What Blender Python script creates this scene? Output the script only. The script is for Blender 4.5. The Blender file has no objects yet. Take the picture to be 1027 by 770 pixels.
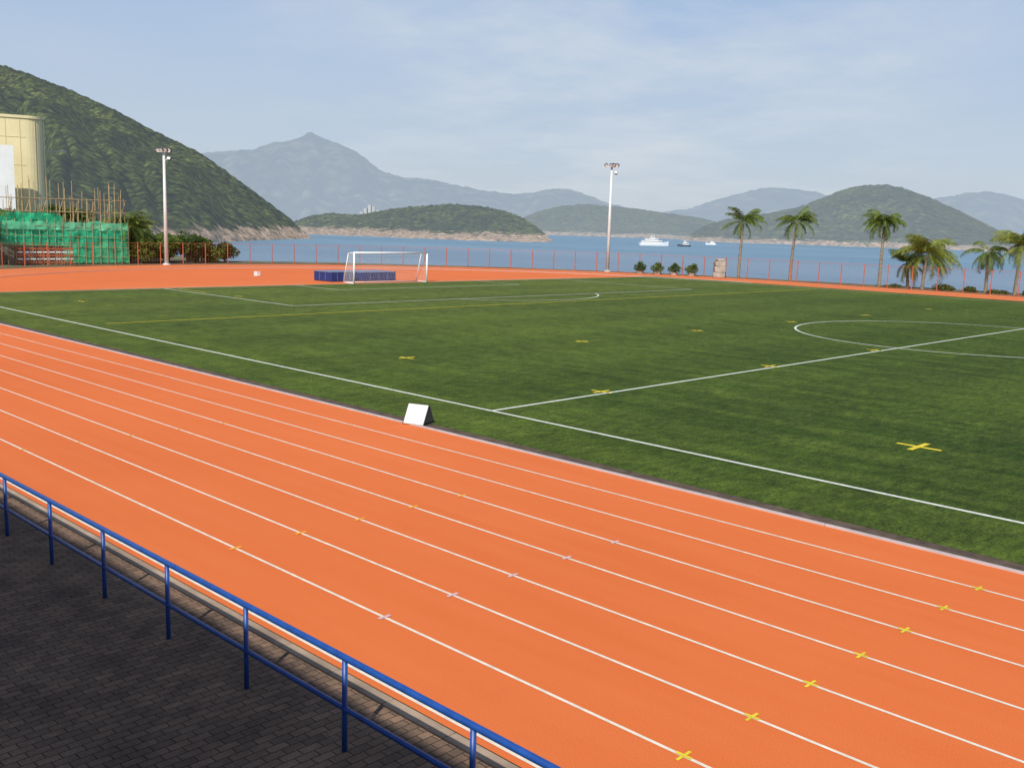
import bpy, math, random
import numpy as np
from mathutils import Vector, Matrix, noise
random.seed(7)
S=bpy.context.scene
COL=S.collection
# ------------------------------------------------------------------ helpers
class MB:
    def __init__(s): s.v=[]; s.f=[]; s.m=[]
    def face(s,pts,mi=0):
        b=len(s.v); s.v+= [tuple(p) for p in pts]; s.f.append(tuple(range(b,b+len(pts)))); s.m.append(mi)
    def rect(s,x0,y0,x1,y1,z,mi=0):
        s.face([(x0,y0,z),(x1,y0,z),(x1,y1,z),(x0,y1,z)],mi)
    def box(s,c,size,mi=0,rot=0,M=None):
        hx,hy,hz=[a/2 for a in size]
        R=Matrix.Rotation(rot,3,'Z') if M is None else M
        P=[Vector(c)+R@Vector((x*hx,y*hy,z*hz)) for x,y,z in
           [(-1,-1,-1),(1,-1,-1),(1,1,-1),(-1,1,-1),(-1,-1,1),(1,-1,1),(1,1,1),(-1,1,1)]]
        b=len(s.v); s.v+=[tuple(p) for p in P]
        for q in [(0,3,2,1),(4,5,6,7),(0,1,5,4),(1,2,6,5),(2,3,7,6),(3,0,4,7)]:
            s.f.append(tuple(b+i for i in q)); s.m.append(mi)
    def tube(s,p0,p1,r0,r1=None,n=8,mi=0,caps=True):
        r1=r0 if r1 is None else r1
        p0=Vector(p0);p1=Vector(p1);d=(p1-p0).normalized()
        a=d.orthogonal().normalized();c=d.cross(a)
        b=len(s.v)
        for p,r in((p0,r0),(p1,r1)):
            for i in range(n):
                t=2*math.pi*i/n; s.v.append(tuple(p+a*math.cos(t)*r+c*math.sin(t)*r))
        for i in range(n):
            j=(i+1)%n; s.f.append((b+i,b+j,b+n+j,b+n+i)); s.m.append(mi)
        if caps:
            s.f.append(tuple(b+i for i in reversed(range(n)))); s.m.append(mi)
            s.f.append(tuple(b+n+i for i in range(n))); s.m.append(mi)
    def path(s,pts,radii,n=8,mi=0):
        b=len(s.v)
        for k,p in enumerate(pts):
            p=Vector(p); q0=Vector(pts[max(0,k-1)]); q1=Vector(pts[min(len(pts)-1,k+1)])
            d=(q1-q0).normalized(); a=d.cross(Vector((0.31,0.95,0.02))).normalized(); c=d.cross(a)
            for i in range(n):
                t=2*math.pi*i/n; s.v.append(tuple(p+(a*math.cos(t)+c*math.sin(t))*radii[k]))
        for k in range(len(pts)-1):
            for i in range(n):
                j=(i+1)%n; s.f.append((b+k*n+i,b+k*n+j,b+(k+1)*n+j,b+(k+1)*n+i)); s.m.append(mi)
        s.f.append(tuple(b+(len(pts)-1)*n+i for i in range(n))); s.m.append(mi)
    def obj(s,name,mats,smooth=False,parent=None,bevel=0):
        me=bpy.data.meshes.new(name); me.from_pydata(s.v,[],s.f)
        for m in mats: me.materials.append(m)
        for p,mi in zip(me.polygons,s.m):
            p.material_index=mi; p.use_smooth=smooth
        me.update()
        o=bpy.data.objects.new(name,me); COL.objects.link(o)
        if parent: o.parent=parent
        if bevel:
            b=o.modifiers.new('b','BEVEL'); b.width=bevel; b.segments=2; b.limit_method='ANGLE'
        return o
def empty(name,loc=(0,0,0)):
    e=bpy.data.objects.new(name,None); COL.objects.link(e); e.location=loc; return e

def newmat(name):
    m=bpy.data.materials.new(name); m.use_nodes=True; nt=m.node_tree
    b=nt.nodes['Principled BSDF']; return m,nt,b
def N(nt,t,**k):
    n=nt.nodes.new(t)
    for a,v in k.items():
        if a in n.inputs: n.inputs[a].default_value=v
        else: setattr(n,a,v)
    return n
def coords(nt,scale=(1,1,1),rot=0):
    g=N(nt,'ShaderNodeNewGeometry'); mp=N(nt,'ShaderNodeMapping')
    mp.inputs['Scale'].default_value=scale; mp.inputs['Rotation'].default_value=(0,0,rot)
    nt.links.new(g.outputs['Position'],mp.inputs['Vector']); return mp.outputs['Vector']
def noisef(nt,vec,scale,detail=4,rough=.6):
    n=N(nt,'ShaderNodeTexNoise'); n.inputs['Scale'].default_value=scale; n.inputs['Detail'].default_value=detail
    n.inputs['Roughness'].default_value=rough; nt.links.new(vec,n.inputs['Vector']); return n.outputs['Fac']
def ramp(nt,fac,stops):
    r=N(nt,'ShaderNodeValToRGB'); el=r.color_ramp.elements
    while len(el)<len(stops): el.new(.5)
    for e,(p,c) in zip(el,stops):
        e.position=p; e.color=(*c,1) if len(c)==3 else c
    nt.links.new(fac,r.inputs['Fac']); return r.outputs['Color']
def mixc(nt,fac,a,b,mode='MIX'):
    m=N(nt,'ShaderNodeMix',data_type='RGBA',blend_type=mode)
    for sock,v in((m.inputs[0],fac),(m.inputs[6],a),(m.inputs[7],b)):
        if hasattr(v,'links') or hasattr(v,'is_output'): nt.links.new(v,sock)
        else: sock.default_value=v if isinstance(v,(int,float)) else (*v,1) if len(v)==3 else v
    return m.outputs[2]
def bump(nt,b,h,strength=.3,dist=.02):
    n=N(nt,'ShaderNodeBump'); n.inputs['Strength'].default_value=strength; n.inputs['Distance'].default_value=dist
    nt.links.new(h,n.inputs['Height']); nt.links.new(n.outputs['Normal'],b.inputs['Normal'])
def simple(name,col,rough=.6,spec=.3,var=.15,scale=3,metal=0,bmp=0,clear=0):
    m,nt,b=newmat(name); v=coords(nt); f=noisef(nt,v,scale,5)
    lo=[c*(1-var) for c in col]; hi=[min(1,c*(1+var)) for c in col]
    nt.links.new(ramp(nt,f,[(.3,lo),(.7,hi)]),b.inputs['Base Color'])
    b.inputs['Roughness'].default_value=rough; b.inputs['Specular IOR Level'].default_value=spec; b.inputs['Metallic'].default_value=metal
    if clear: b.inputs['Alpha'].default_value=1-clear
    if bmp: bump(nt,b,noisef(nt,v,scale*6,3),bmp,.02)
    return m

# ------------------------------------------------------------------ materials
def m_track():
    m,nt,b=newmat('track_rubber'); v=coords(nt)
    f1=noisef(nt,v,.12,4); f2=noisef(nt,v,70,3,.7); vs=coords(nt,(.25,3,1)); f3=noisef(nt,vs,.8,4)
    c=ramp(nt,f1,[(.3,(.63,.142,.035)),(.7,(.69,.166,.044))])
    c=mixc(nt,ramp(nt,f3,[(.35,(0,0,0)),(.75,(.4,.4,.4))]),c,(.71,.190,.062))
    st=noisef(nt,coords(nt,(1,1,1),.3),.9,6,.75)
    c=mixc(nt,ramp(nt,st,[(.60,(0,0,0)),(.74,(.15,.15,.15))]),c,(.46,.11,.04))
    c=mixc(nt,1.0,c,ramp(nt,f2,[(.3,(.78,.78,.78)),(.7,(1.18,1.18,1.18))]),'MULTIPLY')
    nt.links.new(c,b.inputs['Base Color']); b.inputs['Roughness'].default_value=.85; b.inputs['Specular IOR Level'].default_value=.2
    bump(nt,b,f2,.4,.006); return m
def m_grass():
    m,nt,b=newmat('artificial_turf'); v=coords(nt)
    big=noisef(nt,coords(nt,(.6,1.4,1),.5),.05,4,.6); st=noisef(nt,coords(nt,(.10,1.1,1),.35),.9,5,.65); med=noisef(nt,v,.9,6,.75); fine=noisef(nt,v,14,5,.85)
    tuft=noisef(nt,coords(nt,(1,.35,1),-.8),5,5,.75)
    c=ramp(nt,big,[(.36,(.028,.056,.007)),(.64,(.066,.104,.014))])
    c=mixc(nt,ramp(nt,st,[(.38,(0,0,0)),(.68,(.6,.6,.6))]),c,(.096,.134,.025))
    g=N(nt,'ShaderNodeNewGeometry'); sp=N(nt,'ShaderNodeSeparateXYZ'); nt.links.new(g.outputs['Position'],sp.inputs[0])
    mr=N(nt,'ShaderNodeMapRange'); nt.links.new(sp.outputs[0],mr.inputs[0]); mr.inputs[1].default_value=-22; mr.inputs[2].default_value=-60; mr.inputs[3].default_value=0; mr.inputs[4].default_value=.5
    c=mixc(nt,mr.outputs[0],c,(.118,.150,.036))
    # rolls of turf, each laid with the pile the other way (faint bands across the pitch)
    wv=N(nt,'ShaderNodeTexWave',wave_type='BANDS',bands_direction='X',wave_profile='SIN'); nt.links.new(v,wv.inputs['Vector'])
    wv.inputs['Scale'].default_value=.042; wv.inputs['Distortion'].default_value=.4; wv.inputs['Detail'].default_value=2
    c=mixc(nt,1.0,c,ramp(nt,wv.outputs['Fac'],[(.42,(.92,.92,.92)),(.58,(1.05,1.05,1.04))]),'MULTIPLY')
    c=mixc(nt,1.0,c,ramp(nt,med,[(.3,(.60,.62,.60)),(.7,(1.30,1.27,1.2))]),'MULTIPLY')
    c=mixc(nt,1.0,c,ramp(nt,tuft,[(.32,(.55,.57,.55)),(.68,(1.42,1.42,1.35))]),'MULTIPLY')
    c=mixc(nt,1.0,c,ramp(nt,fine,[(.32,(.25,.27,.25)),(.68,(1.9,1.85,1.7))]),'MULTIPLY')
    nt.links.new(c,b.inputs['Base Color']); b.inputs['Roughness'].default_value=.8; b.inputs['Specular IOR Level'].default_value=.12
    bump(nt,b,fine,.8,.03); return m
def m_paver():
    m,nt,b=newmat('block_paving'); v=coords(nt)
    br=N(nt,'ShaderNodeTexBrick'); nt.links.new(coords(nt,(1,1,1),math.radians(90)),br.inputs['Vector'])
    br.inputs['Scale'].default_value=1; br.inputs['Brick Width'].default_value=.23; br.inputs['Row Height'].default_value=.115
    br.inputs['Mortar Size'].default_value=.007; br.inputs['Mortar Smooth'].default_value=.4
    br.inputs['Color1'].default_value=(.25,.165,.12,1); br.inputs['Color2'].default_value=(.165,.115,.088,1); br.inputs['Mortar'].default_value=(.055,.042,.032,1)
    c=mixc(nt,1.0,br.outputs['Color'],ramp(nt,noisef(nt,v,1.1,6,.7),[(.3,(.55,.55,.55)),(.7,(1.25,1.2,1.1))]),'MULTIPLY')
    c=mixc(nt,1.0,c,ramp(nt,noisef(nt,v,40,3,.7),[(.3,(.75,.75,.75)),(.7,(1.2,1.2,1.2))]),'MULTIPLY')
    nt.links.new(c,b.inputs['Base Color']); b.inputs['Roughness'].default_value=.95; b.inputs['Specular IOR Level'].default_value=.15
    inv=N(nt,'ShaderNodeMath',operation='SUBTRACT'); inv.inputs[0].default_value=1; nt.links.new(br.outputs['Fac'],inv.inputs[1])
    bump(nt,b,inv.outputs[0],.6,.01); return m
def m_water():
    m,nt,b=newmat('sea_water')
    b.inputs['Roughness'].default_value=.35; b.inputs['IOR'].default_value=1.33
    b.inputs['Specular IOR Level'].default_value=.4
    w=noisef(nt,coords(nt,(.05,.11,.1),.5),1.0,6,.6); p=noisef(nt,coords(nt,(.002,.006,.01),.8),1.0,5)
    c=ramp(nt,p,[(.35,(.105,.205,.295)),(.65,(.155,.262,.35))]); nt.links.new(c,b.inputs['Base Color'])
    bump(nt,b,w,.6,3.0); return m
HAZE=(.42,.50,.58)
def m_hill(name,c0,c1,haze,rock=True,sc=.05,haze_col=HAZE,rocktop=9,scr=1.0):
    m,nt,b=newmat(name); v=coords(nt)
    f=noisef(nt,v,sc,6,.75); f2=noisef(nt,v,sc*.12,5,.65)
    vor=N(nt,'ShaderNodeTexVoronoi'); vor.inputs['Scale'].default_value=sc*2.2; nt.links.new(v,vor.inputs['Vector'])
    vor2=N(nt,'ShaderNodeTexVoronoi'); vor2.inputs['Scale'].default_value=sc*1.0; nt.links.new(v,vor2.inputs['Vector'])
    c=ramp(nt,f,[(.38,c0),(.60,c1)])
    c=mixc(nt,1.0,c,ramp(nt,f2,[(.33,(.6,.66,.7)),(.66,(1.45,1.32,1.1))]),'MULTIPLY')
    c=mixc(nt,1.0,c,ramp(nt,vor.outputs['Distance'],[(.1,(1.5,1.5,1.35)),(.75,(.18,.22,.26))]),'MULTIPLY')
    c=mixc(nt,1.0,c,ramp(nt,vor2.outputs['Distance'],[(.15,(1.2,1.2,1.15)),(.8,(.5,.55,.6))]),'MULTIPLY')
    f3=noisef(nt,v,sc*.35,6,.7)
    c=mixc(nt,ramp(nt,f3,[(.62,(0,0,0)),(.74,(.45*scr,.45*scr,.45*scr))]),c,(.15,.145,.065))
    if rock:
        g=N(nt,'ShaderNodeNewGeometry'); sp=N(nt,'ShaderNodeSeparateXYZ'); nt.links.new(g.outputs['Position'],sp.inputs[0])
        n2=noisef(nt,v,sc*.7,5,.7)
        ma=N(nt,'ShaderNodeMath',operation='MULTIPLY_ADD'); nt.links.new(n2,ma.inputs[0]); ma.inputs[1].default_value=-rocktop*3.0; nt.links.new(sp.outputs[2],ma.inputs[2])
        mr=N(nt,'ShaderNodeMapRange'); nt.links.new(ma.outputs[0],mr.inputs[0])
        mr.inputs[1].default_value=-12-rocktop*.75; mr.inputs[2].default_value=-12-rocktop*.40; mr.inputs[3].default_value=1; mr.inputs[4].default_value=0
        rc=ramp(nt,noisef(nt,v,sc*2.5,5,.7),[(.38,(.12,.085,.06)),(.60,(.58,.42,.30))])
        c=mixc(nt,mr.outputs[0],c,rc)
    nt.links.new(c,b.inputs['Base Color']); b.inputs['Roughness'].default_value=1; b.inputs['Specular IOR Level'].default_value=0
    bump(nt,b,f,.7,6)
    em=N(nt,'ShaderNodeEmission'); em.inputs[0].default_value=(*haze_col,1); em.inputs[1].default_value=1  # distance haze put in as a glow of the hill material
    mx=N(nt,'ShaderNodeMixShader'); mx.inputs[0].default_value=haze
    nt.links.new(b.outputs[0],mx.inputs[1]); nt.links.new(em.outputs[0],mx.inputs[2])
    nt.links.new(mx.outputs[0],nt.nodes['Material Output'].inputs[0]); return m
def m_leaf(name,a,bc,trans=.25):
    m,nt,b=newmat(name); v=coords(nt); f=noisef(nt,v,1.7,4,.7)
    nt.links.new(ramp(nt,f,[(.35,a),(.65,bc)]),b.inputs['Base Color']); b.inputs['Roughness'].default_value=.55
    b.inputs['Specular IOR Level'].default_value=.3
    t=N(nt,'ShaderNodeBsdfTranslucent'); t.inputs[0].default_value=(bc[0]*1.4,bc[1]*1.5,bc[2],1)
    mx=N(nt,'ShaderNodeMixShader'); mx.inputs[0].default_value=trans
    nt.links.new(b.outputs[0],mx.inputs[1]); nt.links.new(t.outputs[0],mx.inputs[2])
    nt.links.new(mx.outputs[0],nt.nodes['Material Output'].inputs[0]); return m

TRACK=m_track(); GRASS=m_grass(); PAVER=m_paver(); WATER=m_water()
WHITE=simple('white_line_paint',(.72,.66,.56),.7,.2,.16,6)
GWHITE=simple('white_turf_line',(.62,.64,.58),.8,.1,.2,9)
YEL=simple('yellow_paint',(.70,.56,.04),.7,.2,.2,9)
ORY=simple('ochre_paint',(.80,.34,.03),.7,.2,.1,9)
LAV=simple('lavender_paint',(.62,.42,.42),.7,.2,.1,9)
KERBM=simple('kerb_aluminium',(.46,.43,.45),.5,.3,.15,2)
DARKST=simple('drain_strip',(.10,.072,.055),.9,.2,.4,3,bmp=.3)
CONC=simple('concrete',(.36,.27,.20),.9,.2,.3,1.5,bmp=.3)
SOIL=simple('waterfront_ground',(.13,.13,.08),.95,.1,.5,.25,bmp=.5)
BLUE=simple('blue_gloss_paint',(.014,.070,.30),.4,.45,.2,6)
POLE=simple('galvanised_pole',(.62,.62,.60),.45,.4,.1,1)
LAMPG=simple('lamp_glass',(.75,.78,.80),.2,.6,.05,4)
DARKM=simple('dark_metal',(.06,.06,.065),.5,.4,.2,3)
FENM=simple('orange_fence_paint',(.45,.11,.055),.6,.3,.2,2)
NETM=simple('white_net_cord',(.7,.7,.7),.8,.1,.05,3)
GOALW=simple('white_goal_paint',(.82,.82,.82),.4,.4,.04,3)
MATB=simple('blue_mat_vinyl',(.015,.035,.16),.5,.4,.2,2,bmp=.2)
MATT=simple('mat_top_vinyl',(.14,.19,.32),.5,.4,.2,2,bmp=.2)
BOARDW=simple('white_board',(.70,.70,.68),.5,.3,.10,5)
TRUNK=simple('palm_trunk',(.24,.20,.15),.95,.1,.4,4,bmp=.6)
STONE=simple('rough_stone',(.36,.33,.28),.95,.1,.35,1.6,bmp=.8)
LEAF_P=m_leaf('palm_leaf',(.050,.095,.016),(.16,.20,.035))
LEAF_Y=m_leaf('palm_leaf_sunny',(.08,.13,.022),(.28,.29,.055))  # yellower copy of the palm leaf, sunlight put into its colour
LEAF_D=m_leaf('shrub_leaf',(.025,.055,.012),(.095,.14,.028))

# ------------------------------------------------------------------ camera
EYE=Vector((0,0,5.15))
right=Vector((0.7143,0.6992,0.0292)).normalized()
fwd=Vector((-.6878,.7091,-.1553)).normalized()
right=(right-fwd*right.dot(fwd)).normalized(); up=right.cross(fwd)
M=Matrix((right,up,-fwd)).transposed().to_4x4(); M.translation=EYE
cam=bpy.data.cameras.new('camera'); cam.sensor_fit='HORIZONTAL'; cam.sensor_width=36; cam.lens=35.05
cam.clip_start=.1; cam.clip_end=60000
co=bpy.data.objects.new('camera',cam); COL.objects.link(co); co.matrix_world=M; S.camera=co
FH=Vector((-.6966,.7174,0)).normalized(); RH=Vector((FH.y,-FH.x,0))
def bearing(a,d,z):   # a = tangent*1012 right of the view axis bearing
    p=FH*d+RH*(a/1012*d); return Vector((p.x,p.y,z))

# ------------------------------------------------------------------ ground, track, pitch
CY=55.5; R0=39.06; LW=1.22; CL=-56.5; CR=17.1; ROUT=R0+6*LW
Y0=CY-R0
b=MB(); shore=[(260,-300),(260,112),(20,112),(-45,109),(-72,104.5),(-92,93),(-107,76),(-113,64),(-132,66),(-175,40),(-230,-60),(-230,-300)]
b.face([(x,y,-.03) for x,y in shore])
n=len(shore); cc=Vector((0,-50))
for i in range(n):
    x0,y0=shore[i];x1,y1=shore[(i+1)%n]
    k=1.07
    def o(x,y): return ((x-cc.x)*k+cc.x,(y-cc.y)*k+cc.y,-14)
    b.face([(x0,y0,-.03),(x1,y1,-.03),o(x1,y1),o(x0,y0)])
b.obj('ground',[SOIL])
b=MB()
def arc(cx,r,a0,a1,n=48): return [(cx+r*math.cos(a0+(a1-a0)*i/n),CY+r*math.sin(a0+(a1-a0)*i/n)) for i in range(n+1)]
PI=math.pi
pts=arc(CR,ROUT+.3,-PI/2,PI/2)+arc(CL,ROUT+.3,PI/2,1.5*PI)
b.face([(x,y,0) for x,y in pts])
b.rect(-80,6.56,45,CY-ROUT-.3,0)     # home straight extra lanes
b.obj('running_track',[TRACK])
b=MB(); b.rect(-69.2,16.95,29.9,94.4,.006); b.obj('football_pitch_turf',[GRASS])
b=MB(); b.rect(-72,16.56,33,16.95,.004); b.obj('drain_channel',[DARKST])
b=MB(); b.rect(-80,-30,60,6.36,-.006); b.obj('paved_walkway',[PAVER])
b=MB()
x=-80
while x<60:
    b.box((x+.495,6.455,-.02),(.985,.17,.06)); x+=1
b.obj('concrete_kerb',[CONC],bevel=.01)
b=MB()
x=-56
while x<33:
    b.box((x+1.995,Y0+.03,.02),(3.985,.05,.04)); x+=4
for cx,a0,a1 in((CL,PI/2,1.5*PI),(CR,-PI/2,PI/2)):
    P=arc(cx,R0-.03,a0,a1,60)
    for p,q in zip(P[:-1],P[1:]):
        mid=((p[0]+q[0])/2,(p[1]+q[1])/2,.02); L=math.dist(p,q)
        b.box(mid,(L,.05,.04),0,math.atan2(q[1]-p[1],q[0]-p[0]))
b.obj('track_inner_kerb',[KERBM])
# lane lines
b=MB(); w=.046
for i in range(1,9):
    y=Y0-i*LW; b.rect(-80,y-w/2,45,y+w/2,.005)
def strip(b,P,Q,z,mi=0):
    for i in range(len(P)-1): b.face([(*P[i],z),(*P[i+1],z),(*Q[i+1],z),(*Q[i],z)],mi)
for i in range(0,7):
    r=R0+i*LW
    for cx,a0,a1 in((CL,PI/2,1.5*PI),(CR,-PI/2,PI/2)):
        strip(b,arc(cx,r-w/2,a0,a1,72),arc(cx,r+w/2,a0,a1,72),.005)
    y=CY+r; b.rect(CL,y-w/2,CR,y+w/2,.005)
b.rect(-69.9,30,-69.8,47,.005); b.rect(-69.9,62,-69.8,82,.005)
b.obj('lane_lines',[WHITE])
b=MB()
for i in range(1,8):
    y=Y0-i*LW; x=-4.85-.04*i
    b.rect(x-.018,y-.12,x+.018,y+.12,.0095,0); b.rect(x-.09,y-.02,x+.09,y+.02,.0135,0)
for i in range(3,8):
    y=Y0-i*LW; b.rect(-9.92,y-.10,-9.86,y+.10,.0095,2); b.rect(-13.69,y-.11,-13.62,y+.11,.0095,1)
for i in range(3,8):
    y=Y0-i*LW; b.rect(-22.6,y-.09,-22.54,y+.09,.0095,1)
b.obj('lane_marks',[YEL,ORY,LAV])
# pitch markings
b=MB(); z=.011; w=.12; TX0,TX1,TY0,TY1=-68.7,29.3,19.45,91.6; HX=-19.7
b.rect(TX0,TY0,TX1,TY0+w,z); b.rect(TX0,TY1,TX1,TY1+w,z)
b.rect(TX0-w,TY0,TX0,TY1+w,z); b.rect(TX1,TY0,TX1+w,TY1+w,z)
b.rect(HX-w/2,TY0+w,HX+w/2,TY1,z)
def ring(cx,cy,r,a0,a1,n=60):
    P=[(cx+(r-w/2)*math.cos(a0+(a1-a0)*i/n),cy+(r-w/2)*math.sin(a0+(a1-a0)*i/n)) for i in range(n+1)]
    Q=[(cx+(r+w/2)*math.cos(a0+(a1-a0)*i/n),cy+(r+w/2)*math.sin(a0+(a1-a0)*i/n)) for i in range(n+1)]
    strip(b,P,Q,z+.004)
ring(HX,CY,9.0,0,2*PI,90)
for sx,gx in((1,TX0),(-1,TX1)):
    X=gx+sx*16.7
    def R(xa,ya,xb,yb): b.rect(min(xa,xb),ya,max(xa,xb),yb,z+.004)
    R(gx,34.2,X,34.2+w); R(gx,76.8,X,76.8+w); R(X-w/2,34.2,X+w/2,76.9)
    X2=gx+sx*5.7; R(gx,45.4,X2,45.4+w); R(gx,65.5,X2,65.5+w); R(X2-w/2,45.4,X2+w/2,65.6)
    a=math.acos(5.6/9.3); ring(gx+sx*11.2,CY,9.3,(-a if sx>0 else PI-a),(a if sx>0 else PI+a),40)
b.obj('pitch_markings',[GWHITE])
b=MB(); z=.018
for gx in(-60,-29.7,-19.95,-9.7,0.3,10,20):
    for gy in(24.7,35.2,44.6,54.6,64.5,75):
        if gx==-60 and gy not in(24.7,35.2): continue
        if gx>-25 and gx!=-9.7 and gy>50: continue
        s=.56 if gx==-9.7 and gy==24.7 else .40
        hw=.07 if gx==-9.7 else .055
        b.rect(gx-s,gy-hw,gx+s,gy+hw,z); b.rect(gx-hw,gy-s,gx+hw,gy+s,z+.004)
b.rect(-47.05,20.5,-46.95,90,z+.008)
b.rect(-68,35.0,-64,35.1,z+.008)
b.obj('yellow_pitch_markings',[YEL])

# ------------------------------------------------------------------ railing
e=empty('blue_railing')
b=MB(); Yf=5.5; xs=[-7.49+1.82*i for i in range(-16,16)]
for x in xs: b.tube((x,Yf,-.05),(x,Yf,.95),.028,n=12)
b.obj('posts',[BLUE],True,e)
b=MB(); x0,x1=xs[0],xs[-1]
b.tube((x0,Yf,.97),(x1,Yf,.97),.034,n=12); b.obj('top_rail',[BLUE],True,e)
b=MB()
b.tube((x0,Yf,.44),(x1,Yf,.44),.026,n=12); b.obj('lower_rail',[BLUE],True,e)

# ------------------------------------------------------------------ grandstand (behind the viewpoint)
e=empty('grandstand')
b=MB()
for i in range(10): b.box((0,-1.2-.8*i-.4,(1.6+.4*i)/2-.1),(90,.8,1.6+.4*i+.2))
b.obj('terraces',[CONC],False,e)
b=MB(); b.box((0,-6.95,9.25),(110,8.8,.3)); b.obj('roof',[CONC],False,e)  # unseen roof added, front edge set so its shadow covers the paving
b=MB()
for i in range(-5,6): b.box((i*8.6,-9.8,4.6),(.5,.5,9.0))
b.obj('columns',[CONC],False,e)

# ------------------------------------------------------------------ goal
e=empty('football_goal'); gx=-68.75;ya,yb,gh,gd=51.3,59.4,2.62,1.5
b=MB(); r=.075
b.tube((gx,ya,0),(gx,ya,gh),r,n=12); b.tube((gx,yb,0),(gx,yb,gh),r,n=12); b.tube((gx,ya-.07,gh),(gx,yb+.07,gh),r,n=12)
b.obj('goal_frame',[GOALW],True,e)
b=MB(); r=.035
for y in(ya,yb):
    b.tube((gx,y,gh),(gx-.8,y,gh-.05),r); b.tube((gx-.8,y,gh-.05),(gx-gd,y,.04),r); b.tube((gx,y,.04),(gx-gd,y,.04),r)
b.tube((gx-gd,ya,.04),(gx-gd,yb,.04),r)
b.obj('rear_supports',[GOALW],True,e)
b=MB(); t=.009
def bk(s):
    L1=.8;L2=math.hypot(gd-.8,gh)
    d=s*(L1+L2)
    if d<L1: return Vector((gx-d,0,gh-.05*d))
    k=(d-L1)/L2; return Vector((gx-.8-(gd-.8)*k,0,(gh-.05)*(1-k)+.04*k))
ns=20
for j in range(ns+1):
    p=bk(j/ns); b.box((p.x,(ya+yb)/2,p.z),(t,yb-ya,t))
nn=44
for i in range(nn+1):
    y=ya+(yb-ya)*i/nn
    for s0,s1 in((0,.23),(.23,1)):
        p=bk(s0);q=bk(s1); b.tube((p.x,y,p.z),(q.x,y,q.z),t/2,n=4,caps=False)
for y in(ya,yb):
    for i in range(1,9):
        x=gx-gd*i/9; top=gh-.05 if x>gx-.8 else (gh-.05)*(1-(gx-.8-x)/(gd-.8))
        b.box((x,y,top/2),(t,t,top))
    for i in range(1,13):
        zz=gh*i/13; xe=gx-.8-(gd-.8)*(1-zz/gh); b.box(((gx+xe)/2,y,zz),(gx-xe,t,t))
b.obj('net',[NETM],False,e)

# ------------------------------------------------------------------ landing mats
def mat_obj(cx,cy,sx,sy,h):
    e=empty('high_jump_mat')
    b=MB(); b.box((cx,cy,h/2-.02),(sx,sy,h-.06)); b.obj('foam_body',[MATB],False,e,bevel=.06)
    b=MB(); b.box((cx,cy,h-.01),(sx+.06,sy+.06,.09)); b.obj('cover_sheet',[MATT],False,e,bevel=.03)
    b=MB()
    for k in range(1,4): b.box((cx+sx/2+.004,cy-sy/2+sy*k/4,h/2),(.02,.04,h*.8))
    for k in range(1,3): b.box((cx-sx/2+sx*k/3,cy-sy/2-.004,h/2),(.04,.02,h*.8))
    b.obj('straps',[MATT],False,e)
mat_obj(-72.9,52.3,2.6,2.6,.85)
mat_obj(-73.1,56.2,3.0,3.9,.8)
b=MB(); b.box((-81.2,49.6,.20),(.5,.4,.36)); b.box((-81.2,49.6,.40),(.56,.45,.05))
b.obj('equipment_box',[BOARDW],bevel=.03)

# ------------------------------------------------------------------ A-board
e=empty('a_frame_sign_board')
A=Vector((-19.78,16.34,.0));B=Vector((-19.22,16.56,.0)); d=(B-A).normalized(); nrm=Vector((d.y,-d.x,0))
back=-nrm*.62; H=.50
b=MB()
def panel(b,p,q,pt,qt,th,mi=0):
    n=(q-p).cross(pt-p).normalized()*th
    P=[p,q,qt,pt]; Q=[v-n for v in P]
    b.face(P,mi); b.face(Q[::-1],mi)
    for i in range(4):
        j=(i+1)%4; b.face([P[j],P[i],Q[i],Q[j]],mi)
mt=back*.5+Vector((0,0,H))
panel(b,A+mt*.06,B+mt*.06,A+mt,B+mt,.02); b.obj('front_panel',[BOARDW],False,e)
b=MB(); panel(b,B+back+Vector((0,0,.03)),A+back+Vector((0,0,.03)),B+mt-nrm*.03,A+mt-nrm*.03,.02)
b.obj('rear_panel',[DARKM],False,e)
b=MB()
for p in(A,B):
    b.tube(p,p+mt,.013); b.tube(p+back,p+mt-nrm*.03,.013)
    b.face([p+mt*.10+d*.004,p+back+(mt-back)*.10+d*.004,p+mt*.96+d*.004])  # dark triangle paints in the shaded side of the board
b.obj('legs_and_side_shade',[DARKM],False,e)

# ------------------------------------------------------------------ floodlights
def flood(x,y,h,yaw):
    e=empty('floodlight_mast')
    b=MB(); b.tube((x,y,-.5),(x,y,h),.23,.13,n=14); b.tube((x,y,-.1),(x,y,.12),.4,.4,n=14); b.obj('mast',[POLE],True,e)
    b=MB(); R=Matrix.Rotation(yaw,3,'Z')
    def L(v): return Vector((x,y,h))+R@Vector(v)
    b.tube(L((-.75,0,-.1)),L((.75,0,-.1)),.05); b.tube(L((0,-.5,-.1)),L((0,.5,-.1)),.04)
    b.tube(L((0,0,-1.0)),L((.5,0,-.9)),.04); b.obj('cross_arm',[POLE],False,e)
    b=MB()
    for lx,ly,lz,tx in((-.7,0,.12,-.6),(.7,0,.12,.6),(.28,-.1,.15,.3),(0,-.5,.1,0),(.5,.1,-.8,.3)):
        T=R@Matrix.Rotation(tx,3,'Y')@Matrix.Rotation(math.radians(35 if ly<=0 else -35),3,'X')
        b.box(L((lx,ly,lz)),(.42,.2,.36),0,0,T)
        b.box(L((lx,ly,lz))+T@Vector((0,-.11,0)),(.34,.03,.28),1,0,T)
    b.obj('lamp_heads',[DARKM,LAMPG],False,e)
flood(-103.3,51.9,12.1,math.radians(35)); flood(-79.2,98.2,12.9,math.radians(30))

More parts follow.
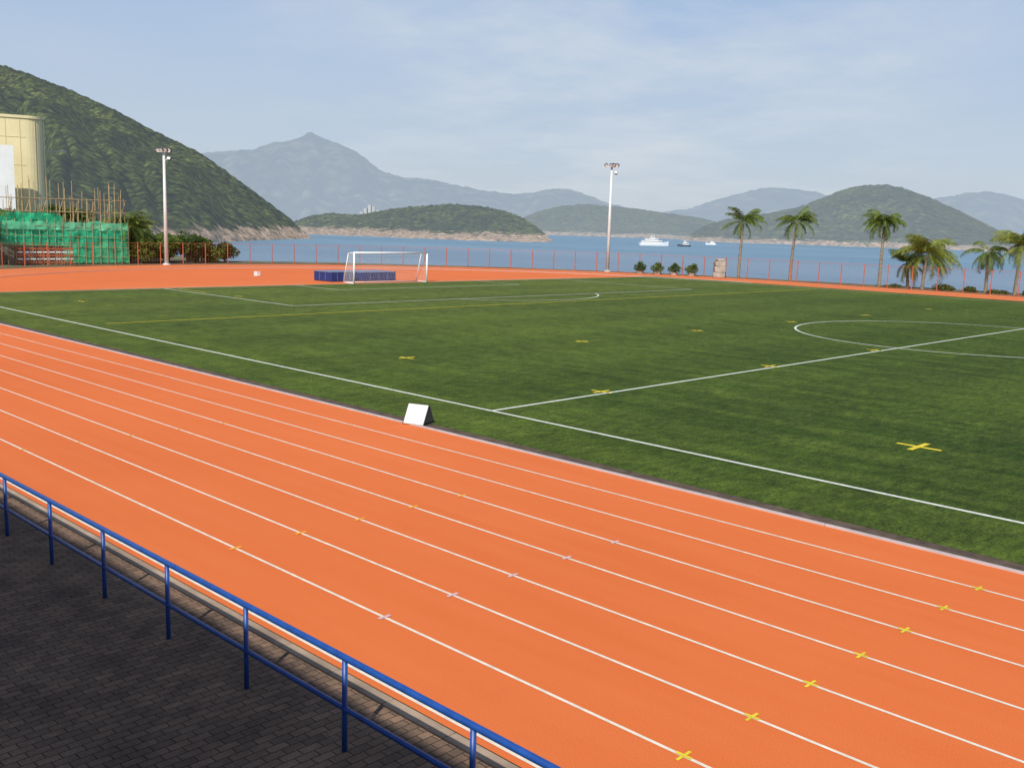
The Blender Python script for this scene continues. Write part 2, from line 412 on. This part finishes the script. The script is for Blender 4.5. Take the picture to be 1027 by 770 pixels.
# ------------------------------------------------------------------ boundary fence
e=empty('boundary_fence'); RF=ROUT+1.0
line=[(CR-i*2.6,CY+RF) for i in range(int((CR-CL)/2.6)+1)]
na=int(PI*RF/2.7); line+=[(CL+RF*math.cos(PI/2+PI*i/na),CY+RF*math.sin(PI/2+PI*i/na)) for i in range(na+1)]
posts=MB(); wires=MB(); rails=MB(); FHt=2.35
for i,(x,y) in enumerate(line):
    posts.tube((x,y,-.3),(x,y,FHt),.055,n=6)
    if i:
        x0,y0=line[i-1]; L=math.dist((x0,y0),(x,y)); ang=math.atan2(y-y0,x-x0); mx,my=(x+x0)/2,(y+y0)/2
        for zz in(.08,FHt-.04): rails.box((mx,my,zz),(L,.03,.03),0,ang)
        k=8
        for q in range(1,k):
            t=q/k; wires.box((x0+(x-x0)*t,y0+(y-y0)*t,FHt/2),(.007,.007,FHt-.2),0,ang)
        for q in range(1,8): wires.box((mx,my,.1+q*.28),(L,.007,.007),0,ang)
posts.obj('posts',[FENM],False,e); rails.obj('rails',[FENM],False,e); wires.obj('wire_mesh',[FENM],False,e)

# ------------------------------------------------------------------ vegetation
def palm(x,y,z0,h,cr,nf,leaf,lean=(0,0),seed=0,droop=1.0):
    rnd=random.Random(seed); e=empty('palm_tree')
    b=MB(); pts=[];rad=[]
    for i in range(13):
        t=i/12; bend=t*t
        pts.append((x+lean[0]*bend,y+lean[1]*bend,z0+h*t)); rad.append(.19*(1-.40*t)+(.08 if i==0 else 0)+(.015 if i%2 else 0))
    b.path(pts,rad,9); b.obj('trunk',[TRUNK],True,e)
    top=Vector(pts[-1]); b=MB()
    for k in range(nf):
        az=2*PI*k/nf*2.4+rnd.uniform(-.3,.3); el=rnd.uniform(-.6,1.25); L=cr*rnd.uniform(.75,1.2)
        dr=droop*rnd.uniform(.7,1.3)
        dirh=Vector((math.cos(az),math.sin(az),0)); side=Vector((-dirh.y,dirh.x,0))
        P=[];p=top.copy(); a=el; nsg=16
        for i in range(nsg+1):
            P.append(p.copy()); p=p+(dirh*math.cos(a)+Vector((0,0,math.sin(a))))*(L/nsg); a-=dr*1.7/nsg*(.5+i/nsg)
        for i in range(nsg):
            t0=side*.025*(1-i/nsg); b.face([P[i]-t0,P[i+1]-t0*.8,P[i+1]+t0*.8,P[i]+t0])
            if i<2: continue
            fl=(P[i+1]-P[i]).normalized()
            ll=L*.30*math.sin(PI*min(1,(i+1)/(nsg+1))*.85+.25)
            for sgn in(-1,1):
                for sub in(0,.5):
                    o_=P[i].lerp(P[i+1],sub); dd=(side*sgn*.8+fl*.5+Vector((0,0,-1))*rnd.uniform(.25,.9)).normalized()
                    wv=fl*.035; l2=ll*rnd.uniform(.7,1.2)
                    b.face([o_-wv,o_+wv,o_+dd*l2*.6+wv*.8+Vector((0,0,-.02)),o_+dd*l2+Vector((0,0,-.12*l2))])
    b.obj('fronds',[leaf],False,e)
palm(-64.3,104.6,-.6,7.2,2.7,20,LEAF_P,(.1,.2),1)
palm(-58.4,106.2,-.6,7.4,2.6,22,LEAF_P,(.3,.2),2)
palm(-47.3,105.4,-.6,7.4,2.5,38,LEAF_P,(0,.1),3,1.4)
palm(-42.4,104.9,-.8,4.5,3.7,44,LEAF_Y,(.2,.2),4,1.0)
palm(-36.4,106.0,-.8,4.9,2.5,22,LEAF_P,(-.2,.1),5,1.2)
palm(-33.5,105.6,-.8,5.6,3.1,32,LEAF_Y,(.2,.1),6)
palm(-44.6,106.5,-.8,3.4,2.6,22,LEAF_P,(-.4,.1),14)

def foliage(b,c,r,n,s,rnd,mi=0):
    for _ in range(n):
        d=Vector((rnd.gauss(0,1),rnd.gauss(0,1),rnd.gauss(0,1))).normalized()*(rnd.random()**.4)
        p=Vector((c[0]+d.x*r[0],c[1]+d.y*r[1],c[2]+d.z*r[2]))
        a=Vector((rnd.gauss(0,1),rnd.gauss(0,1),rnd.gauss(0,.6))).normalized(); q=a.orthogonal().normalized()
        q=Matrix.Rotation(rnd.random()*6.28,3,a)@q; ss=s*rnd.uniform(.6,1.4)
        b.face([p-a*ss,p-q*ss*.5,p+a*ss,p+q*ss*.5],mi)
def shrub(name,x,y,z0,w,h,seed,leaf=None,n=260,s=.13,stems=4):
    rnd=random.Random(seed); e=empty(name)
    b=MB()
    clumps=[]
    for i in range(stems+3):
        a=rnd.random()*6.28; rr=rnd.random()**.5*w*.33; c=(x+math.cos(a)*rr,y+math.sin(a)*rr,z0+h*rnd.uniform(.30,.82))
        clumps.append(c); b.path([(x,y,z0-.2),((x+c[0])/2+.05,(y+c[1])/2,(z0+c[2])/2),c],[.05*h/2+.02,.03*h/2+.01,.012],5)
    b.obj('stems',[TRUNK],False,e)
    b=MB()
    for c in clumps:
        k=rnd.uniform(.22,.34)
        foliage(b,c,(w*k,w*k,h*k*.85),n,s,rnd)
    b.obj('leaves',[leaf or LEAF_D],False,e)
for i,(x,y) in enumerate([(-74.2,98.3),(-72.2,99.1),(-70.2,99.8),(-68.4,100.8)]):
    e=empty('potted_shrub'); b=MB(); b.tube((x,y,0),(x,y,.35),.40,.5,n=12); b.obj('pot',[STONE],False,e)
    b=MB(); rnd=random.Random(i)
    foliage(b,(x,y,.75),(.85,.85,.5),420,.12,rnd); foliage(b,(x+rnd.uniform(-.3,.3),y,1.15),(.4,.4,.35),160,.12,rnd); b.obj('leaves',[LEAF_P if i%2 else LEAF_D],False,e)
b=MB(); rnd=random.Random(3)
for k,(w,h0,h1) in enumerate([(1.9,0,.6),(1.75,.6,1.3),(1.6,1.3,1.9),(1.2,1.9,2.2)]):
    b.box((-64.9+rnd.uniform(-.05,.05),101.3,(h0+h1)/2),(w*.72,w,h1-h0-.02),0,.1*k+.6)
b.obj('stone_marker',[STONE],bevel=.09)
for i,(x,y,w,h) in enumerate([(-108,54,4,3.0),(-108,57,4,3.4),(-108.5,60,4,3.2),(-109,62.2,3.2,2.6),(-107,50.5,3.4,3.0),(-112,52,5,4.2),(-111,56,5,3.6),(-110.5,59,4.5,3.4)]):
    shrub('roadside_shrub',x,y,-.2,w,h,20+i,LEAF_D if i%2 else LEAF_P,420,.16)
for i,(x,y,w,h) in enumerate([(-45.5,104.6,2.2,1.0),(-40,105,2.6,1.3),(-38,105.6,2.2,1.1),(-35,105,2.0,1.0),(-31.5,105.3,2.6,1.3)]):
    shrub('waterfront_shrub',x,y,-.6,w,h,60+i,LEAF_D,160,.12)
palm(-107.5,49.6,-.3,4.3,2.9,28,LEAF_P,(0,.2),8)
palm(-109.5,51.2,-.3,3.6,2.4,24,LEAF_Y,(0,.2),9)
palm(-104,33.0,-.3,5.2,2.8,28,LEAF_P,(0,.2),10)
for i,(x,y,w,h) in enumerate([(-122,48,8,6.5),(-121,54.5,7,5.2),(-124,43,8,6.5),(-106,33.5,3.5,4.0),(-108,31,4,5),(-128,58,7,4.5)]):
    shrub('broadleaf_tree',x,y,-.3,w,h,40+i,LEAF_D,600,.22,6)

# ------------------------------------------------------------------ scaffolding with green net
GNET=simple('green_debris_net',(.03,.46,.23),.8,.1,.45,1.3,bmp=.5,clear=.18)
GNL=simple('pale_green_net',(.14,.60,.35),.8,.1,.35,1.3,bmp=.5,clear=.18)
BAM=simple('bamboo',(.40,.31,.17),.7,.2,.3,1.5)
BWALL=simple('unfinished_wall',(.22,.25,.22),.9,.1,.3,.7)
e=empty('scaffolded_building'); rnd=random.Random(11)
P0=Vector((-105.6,35.6,0));P1=Vector((-106.2,49.0,0)); dl=(P1-P0).normalized(); inw=Vector((-dl.y,dl.x,0))
if inw.x>0: inw=-inw
b=MB(); c=(P0+P1)/2+inw*6; b.box((c.x,c.y,2.1),(8,11.5,4.2),0,math.atan2(dl.y,dl.x)-PI/2)
b.obj('walls',[BWALL],False,e)
def netsheet(b,p,q,z0,z1,nu,nz,mi,amp=.06):
    base=len(b.v)
    for j in range(nz+1):
        for i in range(nu+1):
            t=i/nu; P=p.lerp(q,t); zz=z0+(z1-z0)*j/nz
            wob=amp*(noise.noise(Vector((t*(q-p).length*1.1+z0,zz*.9,mi+3.1)))*2+noise.noise(Vector((t*(q-p).length*3,zz*1.8,mi+1.1))))
            zz+= .18*noise.noise(Vector((t*14,5,mi))) if j==nz else 0
            P=P-inw*wob; b.v.append((P.x,P.y,zz))
    for j in range(nz):
        for i in range(nu):
            a=base+j*(nu+1)+i; b.f.append((a,a+1,a+nu+2,a+nu+1)); b.m.append(mi)
b=MB()
netsheet(b,P0+dl*-.3,P0+dl*6.4,1.9,4.9,60,16,0); netsheet(b,P0+dl*6.4-inw*.1,P1,.1,3.7,70,16,0)
netsheet(b,P0+dl*-.3-inw*.2,P1-inw*.1,3.5,4.3,110,5,1,.08)
netsheet(b,P0+dl*.0,P0+dl*6,4.5,5.2,50,4,0)
netsheet(b,P1,P1+inw*9,.1,4.4,30,8,0)
b.obj('green_netting',[GNET,GNL],True,e)
b=MB()
for i in range(52):
    t=i/51; p=P0.lerp(P1,t)+inw*rnd.choice([.25,.9]); h=rnd.uniform(6.0,8.9); l=Vector((rnd.uniform(-.2,.2),rnd.uniform(-.2,.2),0))
    b.tube(p,p+l+Vector((0,0,h)),.045,.03,n=5)
for i in range(18):
    p=P0.lerp(P1,i/17)-inw*.12; b.tube(p+Vector((0,0,.0)),p+Vector((0,0,4.6)),.025,n=5)
for zz in(1.0,2.0,3.0,4.0): b.tube(P0-inw*.16+Vector((0,0,zz)),P1-inw*.16+Vector((0,0,zz-.3)),.022,n=5)
for zz in(1.8,3.6,5.3,6.6):
    for off in(.25,.9):
        b.tube(P0+inw*off+Vector((0,0,zz)),P1+inw*off+Vector((0,0,zz+.1)),.04,n=5)
for i in range(8):
    p=P0.lerp(P1,i/8)+inw*.3; q=p+dl*1.6+Vector((0,0,6.5)); b.tube(p+Vector((0,0,2)),q,.035,n=5)
b.obj('bamboo_poles',[BAM],False,e)
b=MB()
for i in range(9):
    y=37.2+i*.62
    for k in range(5): b.box((-104.6,y,.25+.34*k),(.05,.5,.15),k%2)
    b.box((-104.6,y+.28,.85),(.07,.05,1.8),0)
b.obj('site_barrier',[FENM,BOARDW])

# ------------------------------------------------------------------ cream building
CREAM=simple('cream_cladding',(.72,.63,.37),.55,.3,.06,.4)
SEAM=simple('cladding_seam',(.50,.42,.24),.7,.2,.1,1)
PALE=simple('white_render',(.74,.76,.77),.6,.3,.05,.6)
e=empty('cream_tower_building')
ctr=Vector((-164.6,50.9,0)); ay=Vector((-.957,.29,0)).normalized(); ax=Vector((ay.y,-ay.x,0)); RB=math.atan2(ax.y,ax.x)
def rr(w,dp,r,nc=10):
    out=[]
    for sx,sy,a0 in((1,1,0),(-1,1,PI/2),(-1,-1,PI),(1,-1,1.5*PI)):
        for i in range(nc+1):
            a=a0+PI/2*i/nc; out.append((sx*(w/2-r)+r*math.cos(a),sy*(dp/2-r)+r*math.sin(a)))
    return out
def prism(b,pl,z0,z1,mi=0):
    n=len(pl); base=len(b.v)
    for zz in(z0,z1):
        for (u,v) in pl:
            p=ctr+ax*u+ay*v; b.v.append((p.x,p.y,zz))
    for i in range(n):
        j=(i+1)%n; b.f.append((base+i,base+j,base+n+j,base+n+i)); b.m.append(mi)
    b.f.append(tuple(base+n+i for i in range(n))); b.m.append(mi)
W=22
pl=[(u,v) for u,v in rr(W,14,2.6)]
b=MB(); prism(b,pl,-1,18.7); b.obj('walls',[CREAM],False,e)
b=MB(); prism(b,[(u*1.01,v*1.02) for u,v in pl],18.7,19.1); b.obj('parapet',[CREAM],False,e)
b=MB()
for i in range(0,len(pl),4):
    u,v=pl[i]; p=ctr+ax*u*1.002+ay*v*1.004; b.box((p.x,p.y,9.3),(.05,.05,18.6),0,RB)
for i in range(-5,5):
    p=ctr+ax*(i*1.9)-ay*7.01; b.box((p.x,p.y,9.3),(.05,.05,18.6),0,RB)
for zz in(6,12,16):
    p=ctr-ay*7.012; b.box((p.x,p.y,zz),(16.6,.05,.05),0,RB)
b.obj('cladding_joints',[SEAM],False,e)
c2=Vector((-151.6,46.1,0))
b=MB(); b.box((c2.x,c2.y,6.6),(14,5,15.2),0,RB); b.obj('stair_block',[PALE],False,e)
b=MB(); q=c2-ay*2.52+ax*4.2
for zz in(4.6,7.4): b.box((q.x,q.y,zz),(1.1,.06,1.2),0,RB)
b.obj('windows',[DARKM],False,e)
b=MB(); p=ctr+ax*(W/2); b.tube((p.x,p.y,14.4),tuple(p+ax*2.4+Vector((0,0,14.7))),.06); q=p+ax*2.8; b.box((q.x,q.y,14.7),(1.0,.4,.18),0,RB); b.obj('lamp_arm',[POLE],False,e)

# ------------------------------------------------------------------ sea
b=MB(); b.face([(-40000,-40000,-12),(40000,-40000,-12),(40000,40000,-12),(-40000,40000,-12)]); b.obj('sea',[WATER])

# ------------------------------------------------------------------ hills
def hill(name,prof,mat,seed,nu=300,ns=70,namp=.25,nscale=200.,pxn=.6,back=1.35,cliff=.05,ridgep=1.05,gul=60.):
    prof=np.array(prof,float); a=np.linspace(prof[0,0],prof[-1,0],nu)
    cols=[np.interp(a,prof[:,0],prof[:,k]) for k in(1,2,3)]
    k=max(3,int(nu/len(prof)/2.2)); ker=np.hanning(k+2)[1:-1]; ker/=ker.sum()
    pv=np.convolve(np.pad(cols[0],(k,k),'edge'),ker,'same')[k:-k]
    df=cols[1]; dr=cols[2]
    b=MB(); off=Vector((seed*13.7,seed*7.1,0))
    sv=list(np.linspace(0,1,int(ns*.8)))+list(np.linspace(1,back,ns-int(ns*.8)+1))[1:]
    ns=len(sv)
    for i in range(nu):
        for s in sv:
            dd=df[i]+(dr[i]-df[i])*s
            dd*=1+.03*noise.noise(Vector((a[i]*.05,seed,0)))*(1-min(s,1))
            zr=5.15+pv[i]/1012*dr[i]; p=bearing(a[i],dd,0)
            Hh=max(zr+14,.5)
            if s<=1: sh=cliff*min(1,s/.04)+(1-cliff)*s**ridgep
            else: sh=1-((s-1)/(back-1))**1.5*.8
            q=Vector((p.x,p.y,0))/nscale+off
            n1=noise.fractal(q,1.0,2.0,5)
            lat=a[i]/1012*dr[i]
            g1=abs(noise.noise(Vector((lat/gul+.6*n1,dd/(gul*5),seed))))+.5*abs(noise.noise(Vector((lat/gul*2.3+.9*n1,dd/(gul*3),seed+9))))
            env=max(0,4*s*(1-s)) if s<1 else 0
            z=-14+Hh*sh+Hh*env*(namp*.35*n1+namp*.75*(g1-.42))
            z+=pxn/1012*dd*noise.fractal(Vector((p.x,p.y,0))/(nscale*.05),1,2,3)*min(1,s*8)*1.5
            b.v.append((p.x,p.y,z))
    for i in range(nu-1):
        for j in range(ns-1):
            q=i*ns+j; b.f.append((q,q+ns,q+ns+1,q+1)); b.m.append(0)
    return b.obj(name,[mat],True)
G0,G1=(.028,.048,.013),(.108,.130,.038)
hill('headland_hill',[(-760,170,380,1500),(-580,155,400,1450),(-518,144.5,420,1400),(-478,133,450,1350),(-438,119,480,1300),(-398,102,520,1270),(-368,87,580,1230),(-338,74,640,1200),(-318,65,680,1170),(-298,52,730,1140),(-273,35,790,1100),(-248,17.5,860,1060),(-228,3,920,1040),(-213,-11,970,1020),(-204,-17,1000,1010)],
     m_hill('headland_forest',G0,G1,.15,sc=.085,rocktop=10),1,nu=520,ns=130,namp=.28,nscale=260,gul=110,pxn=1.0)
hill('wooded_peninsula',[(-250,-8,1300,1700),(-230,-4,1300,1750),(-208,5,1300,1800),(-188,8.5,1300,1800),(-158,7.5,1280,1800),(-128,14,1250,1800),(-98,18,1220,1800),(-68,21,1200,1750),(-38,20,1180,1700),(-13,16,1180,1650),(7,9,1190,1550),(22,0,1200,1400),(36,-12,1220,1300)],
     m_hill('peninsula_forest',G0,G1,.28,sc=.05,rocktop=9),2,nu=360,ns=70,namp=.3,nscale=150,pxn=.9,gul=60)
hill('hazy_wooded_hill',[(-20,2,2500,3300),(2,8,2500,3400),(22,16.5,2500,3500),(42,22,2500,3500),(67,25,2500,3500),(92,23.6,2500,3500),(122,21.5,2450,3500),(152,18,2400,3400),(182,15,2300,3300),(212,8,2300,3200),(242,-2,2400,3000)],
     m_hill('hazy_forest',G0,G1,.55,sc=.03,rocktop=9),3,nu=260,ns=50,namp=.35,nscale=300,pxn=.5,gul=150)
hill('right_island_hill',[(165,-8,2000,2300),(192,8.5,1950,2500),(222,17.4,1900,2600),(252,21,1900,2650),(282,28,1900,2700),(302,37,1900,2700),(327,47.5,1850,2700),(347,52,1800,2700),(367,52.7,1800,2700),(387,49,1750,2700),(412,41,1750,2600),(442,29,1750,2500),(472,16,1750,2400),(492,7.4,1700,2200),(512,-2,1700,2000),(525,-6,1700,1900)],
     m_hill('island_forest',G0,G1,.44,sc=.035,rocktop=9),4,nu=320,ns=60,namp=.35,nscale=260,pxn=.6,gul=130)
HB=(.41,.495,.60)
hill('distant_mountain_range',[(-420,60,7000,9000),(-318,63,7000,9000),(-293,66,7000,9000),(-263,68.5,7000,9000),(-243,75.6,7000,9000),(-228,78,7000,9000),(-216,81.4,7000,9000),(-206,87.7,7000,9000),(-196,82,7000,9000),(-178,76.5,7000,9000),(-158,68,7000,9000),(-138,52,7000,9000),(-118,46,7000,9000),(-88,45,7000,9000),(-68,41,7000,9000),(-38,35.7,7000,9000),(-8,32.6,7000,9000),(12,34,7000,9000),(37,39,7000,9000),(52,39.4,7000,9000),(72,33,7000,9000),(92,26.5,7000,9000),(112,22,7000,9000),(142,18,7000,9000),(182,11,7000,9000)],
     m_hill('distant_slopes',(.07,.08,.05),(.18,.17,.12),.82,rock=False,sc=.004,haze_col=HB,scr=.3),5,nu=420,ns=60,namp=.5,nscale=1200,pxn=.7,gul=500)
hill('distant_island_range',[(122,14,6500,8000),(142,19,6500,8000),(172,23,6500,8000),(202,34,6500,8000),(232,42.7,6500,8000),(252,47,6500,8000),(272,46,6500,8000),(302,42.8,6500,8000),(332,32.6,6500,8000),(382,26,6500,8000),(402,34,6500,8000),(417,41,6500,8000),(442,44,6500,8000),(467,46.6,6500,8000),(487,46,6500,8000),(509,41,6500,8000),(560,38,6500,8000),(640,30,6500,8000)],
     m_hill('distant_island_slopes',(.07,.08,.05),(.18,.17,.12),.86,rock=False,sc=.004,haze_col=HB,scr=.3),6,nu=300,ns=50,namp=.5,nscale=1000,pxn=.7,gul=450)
VW=simple('village_render',(.42,.45,.47),.8,.1,.1,.05)  # pale village walls greyed, distance haze put into the colour
e=empty('village_buildings'); b=MB(); rnd=random.Random(5)
for a,h,w in((-151,14,6),(-147,20,6),(-143,18,5),(-139,11,8),(-155,8,6),(-135,6,7)):
    p=bearing(a,1850,0); b.box((p.x,p.y,17+h/2),(w,w,h),0,rnd.random())
b.obj('blocks',[VW],False,e)

# ------------------------------------------------------------------ boats
HULL=simple('white_hull',(.80,.81,.82),.35,.5,.03,.2); HD=simple('dark_hull',(.05,.07,.10),.5,.4,.1,.2); BG=simple('boat_glass',(.03,.04,.05),.2,.6,.1,.2)
def boat(name,loc,yaw,L,Wd,Hh,decks,hull):
    e=empty(name,loc); e.rotation_euler=(0,0,yaw)
    b=MB(); sec=[(-.5,.85,0),(-.2,1,0),(.15,.95,.02),(.35,.6,.10),(.5,.04,.3)]
    for x,wf,sh in sec:
        for y,z in((-1,1),(-.8,0),(.8,0),(1,1)):
            b.v.append((x*L,y*wf*Wd/2,(-.6 if z==0 else Hh*(1+sh*2)) ))
    for i in range(len(sec)-1):
        for k in range(3): b.f.append((i*4+k,i*4+4+k,i*4+5+k,i*4+k+1)); b.m.append(0)
        b.f.append((i*4+3,i*4+7,i*4+4,i*4)); b.m.append(0)
    b.f.append((0,1,2,3)); b.m.append(0); b.f.append((16,19,18,17)); b.m.append(0)
    b.obj('hull',[hull],False,e)
    b=MB(); g=MB(); z=Hh
    for (x0,x1,wf,h) in decks:
        b.box(((x0+x1)/2*L,0,z+h/2),((x1-x0)*L,Wd*wf,h)); g.box(((x0+x1)/2*L,0,z+h*.58),((x1-x0)*L*.96+.1,Wd*wf+.1,h*.30)); z+=h
    b.obj('superstructure',[HULL],False,e,bevel=.2); g.obj('windows',[BG],False,e)
    b=MB(); b.tube((0,0,z),(-.02*L,0,z+L*.09),.25,.1); b.tube((-.08*L,0,z),(-.1*L,0,z+L*.05),.5,.4); b.tube((-.01*L,-1.2,z+L*.05),(-.01*L,1.2,z+L*.05),.1); b.obj('mast',[HULL],False,e)
yawR=math.atan2(-RH.y,-RH.x)
p=bearing(139,1215,-12); boat('passenger_ferry',p,yawR+.15+PI,36,10,3.4,[(-.42,.25,.85,2.6),(-.30,.12,.7,2.2),(-.14,.02,.5,1.5)],HULL)
p=bearing(169,1215,-12); boat('fishing_boat',p,yawR+.3,17,5,1.8,[(-.35,.05,.7,2.4),(-.2,0,.5,1.6)],HD)
p=bearing(196,1480,-12); boat('fishing_boat',p,yawR-.3,15,5,2.0,[(-.35,.05,.7,2.6)],HULL)

# ------------------------------------------------------------------ light
SE=math.radians(43); AZ=math.radians(30)
sun=bpy.data.lights.new('sun','SUN'); sun.energy=4.7; sun.angle=math.radians(.53); sun.color=(1,.945,.84)
so=bpy.data.objects.new('sun',sun); COL.objects.link(so)
dirn=Vector((math.sin(AZ)*math.cos(SE),-math.cos(AZ)*math.cos(SE),math.sin(SE))); so.rotation_euler=dirn.to_track_quat('Z','Y').to_euler()
w=bpy.data.worlds.new('World'); S.world=w; w.use_nodes=True; nt=w.node_tree; bg=nt.nodes['Background']
sky=N(nt,'ShaderNodeTexSky'); sky.sky_type='NISHITA'; sky.sun_disc=False; sky.sun_elevation=SE; sky.sun_rotation=math.radians(150)
sky.air_density=1.0; sky.dust_density=1.0; sky.ozone_density=1.5
tc=N(nt,'ShaderNodeTexCoord'); sp=N(nt,'ShaderNodeSeparateXYZ'); nt.links.new(tc.outputs['Generated'],sp.inputs[0])
mr=N(nt,'ShaderNodeMapRange'); nt.links.new(sp.outputs[2],mr.inputs[0]); mr.inputs[1].default_value=0; mr.inputs[2].default_value=.32; mr.inputs[3].default_value=1; mr.inputs[4].default_value=0
hzc=ramp(nt,mr.outputs[0],[(0,(.34,.51,.81)),(.45,(.46,.58,.77)),(1,(.55,.62,.70))])
sc_=N(nt,'ShaderNodeVectorMath',operation='SCALE'); nt.links.new(hzc,sc_.inputs[0]); sc_.inputs['Scale'].default_value=10
mr2=N(nt,'ShaderNodeMapRange'); nt.links.new(sp.outputs[2],mr2.inputs[0]); mr2.inputs[1].default_value=.15; mr2.inputs[2].default_value=.6; mr2.inputs[3].default_value=.85; mr2.inputs[4].default_value=.1
hz=mixc(nt,mr2.outputs[0],sky.outputs[0],sc_.outputs[0])
ad=N(nt,'ShaderNodeMath',operation='ADD'); nt.links.new(sp.outputs[2],ad.inputs[0]); ad.inputs[1].default_value=.14
dv=N(nt,'ShaderNodeVectorMath',operation='DIVIDE'); nt.links.new(tc.outputs['Generated'],dv.inputs[0])
cb=N(nt,'ShaderNodeCombineXYZ'); nt.links.new(ad.outputs[0],cb.inputs[0]);nt.links.new(ad.outputs[0],cb.inputs[1]);cb.inputs[2].default_value=1
nt.links.new(cb.outputs[0],dv.inputs[1])
mp=N(nt,'ShaderNodeMapping'); nt.links.new(dv.outputs[0],mp.inputs[0]); mp.inputs['Scale'].default_value=(.9,.9,0); mp.inputs['Location'].default_value=(3.2,1.0,0)
f=noisef(nt,mp.outputs[0],1.3,10,.60)
dt=N(nt,'ShaderNodeVectorMath',operation='DOT_PRODUCT'); nt.links.new(tc.outputs['Generated'],dt.inputs[0]); dt.inputs[1].default_value=(-.60,.76,.24)
mk=N(nt,'ShaderNodeMapRange'); nt.links.new(dt.outputs['Value'],mk.inputs[0]); mk.inputs[1].default_value=.93; mk.inputs[2].default_value=.995; mk.inputs[3].default_value=.12; mk.inputs[4].default_value=.8
cf=ramp(nt,f,[(.42,(0,0,0)),(.68,(.9,.9,.9))])
cm=N(nt,'ShaderNodeMath',operation='MULTIPLY'); nt.links.new(cf,cm.inputs[0]); nt.links.new(mk.outputs[0],cm.inputs[1])
out=mixc(nt,cm.outputs[0],hz,(7.0,7.4,7.8))
nt.links.new(out,bg.inputs[0]); bg.inputs[1].default_value=.1
S.view_settings.view_transform='Standard'; S.view_settings.look='None'; S.view_settings.exposure=0; S.view_settings.gamma=1
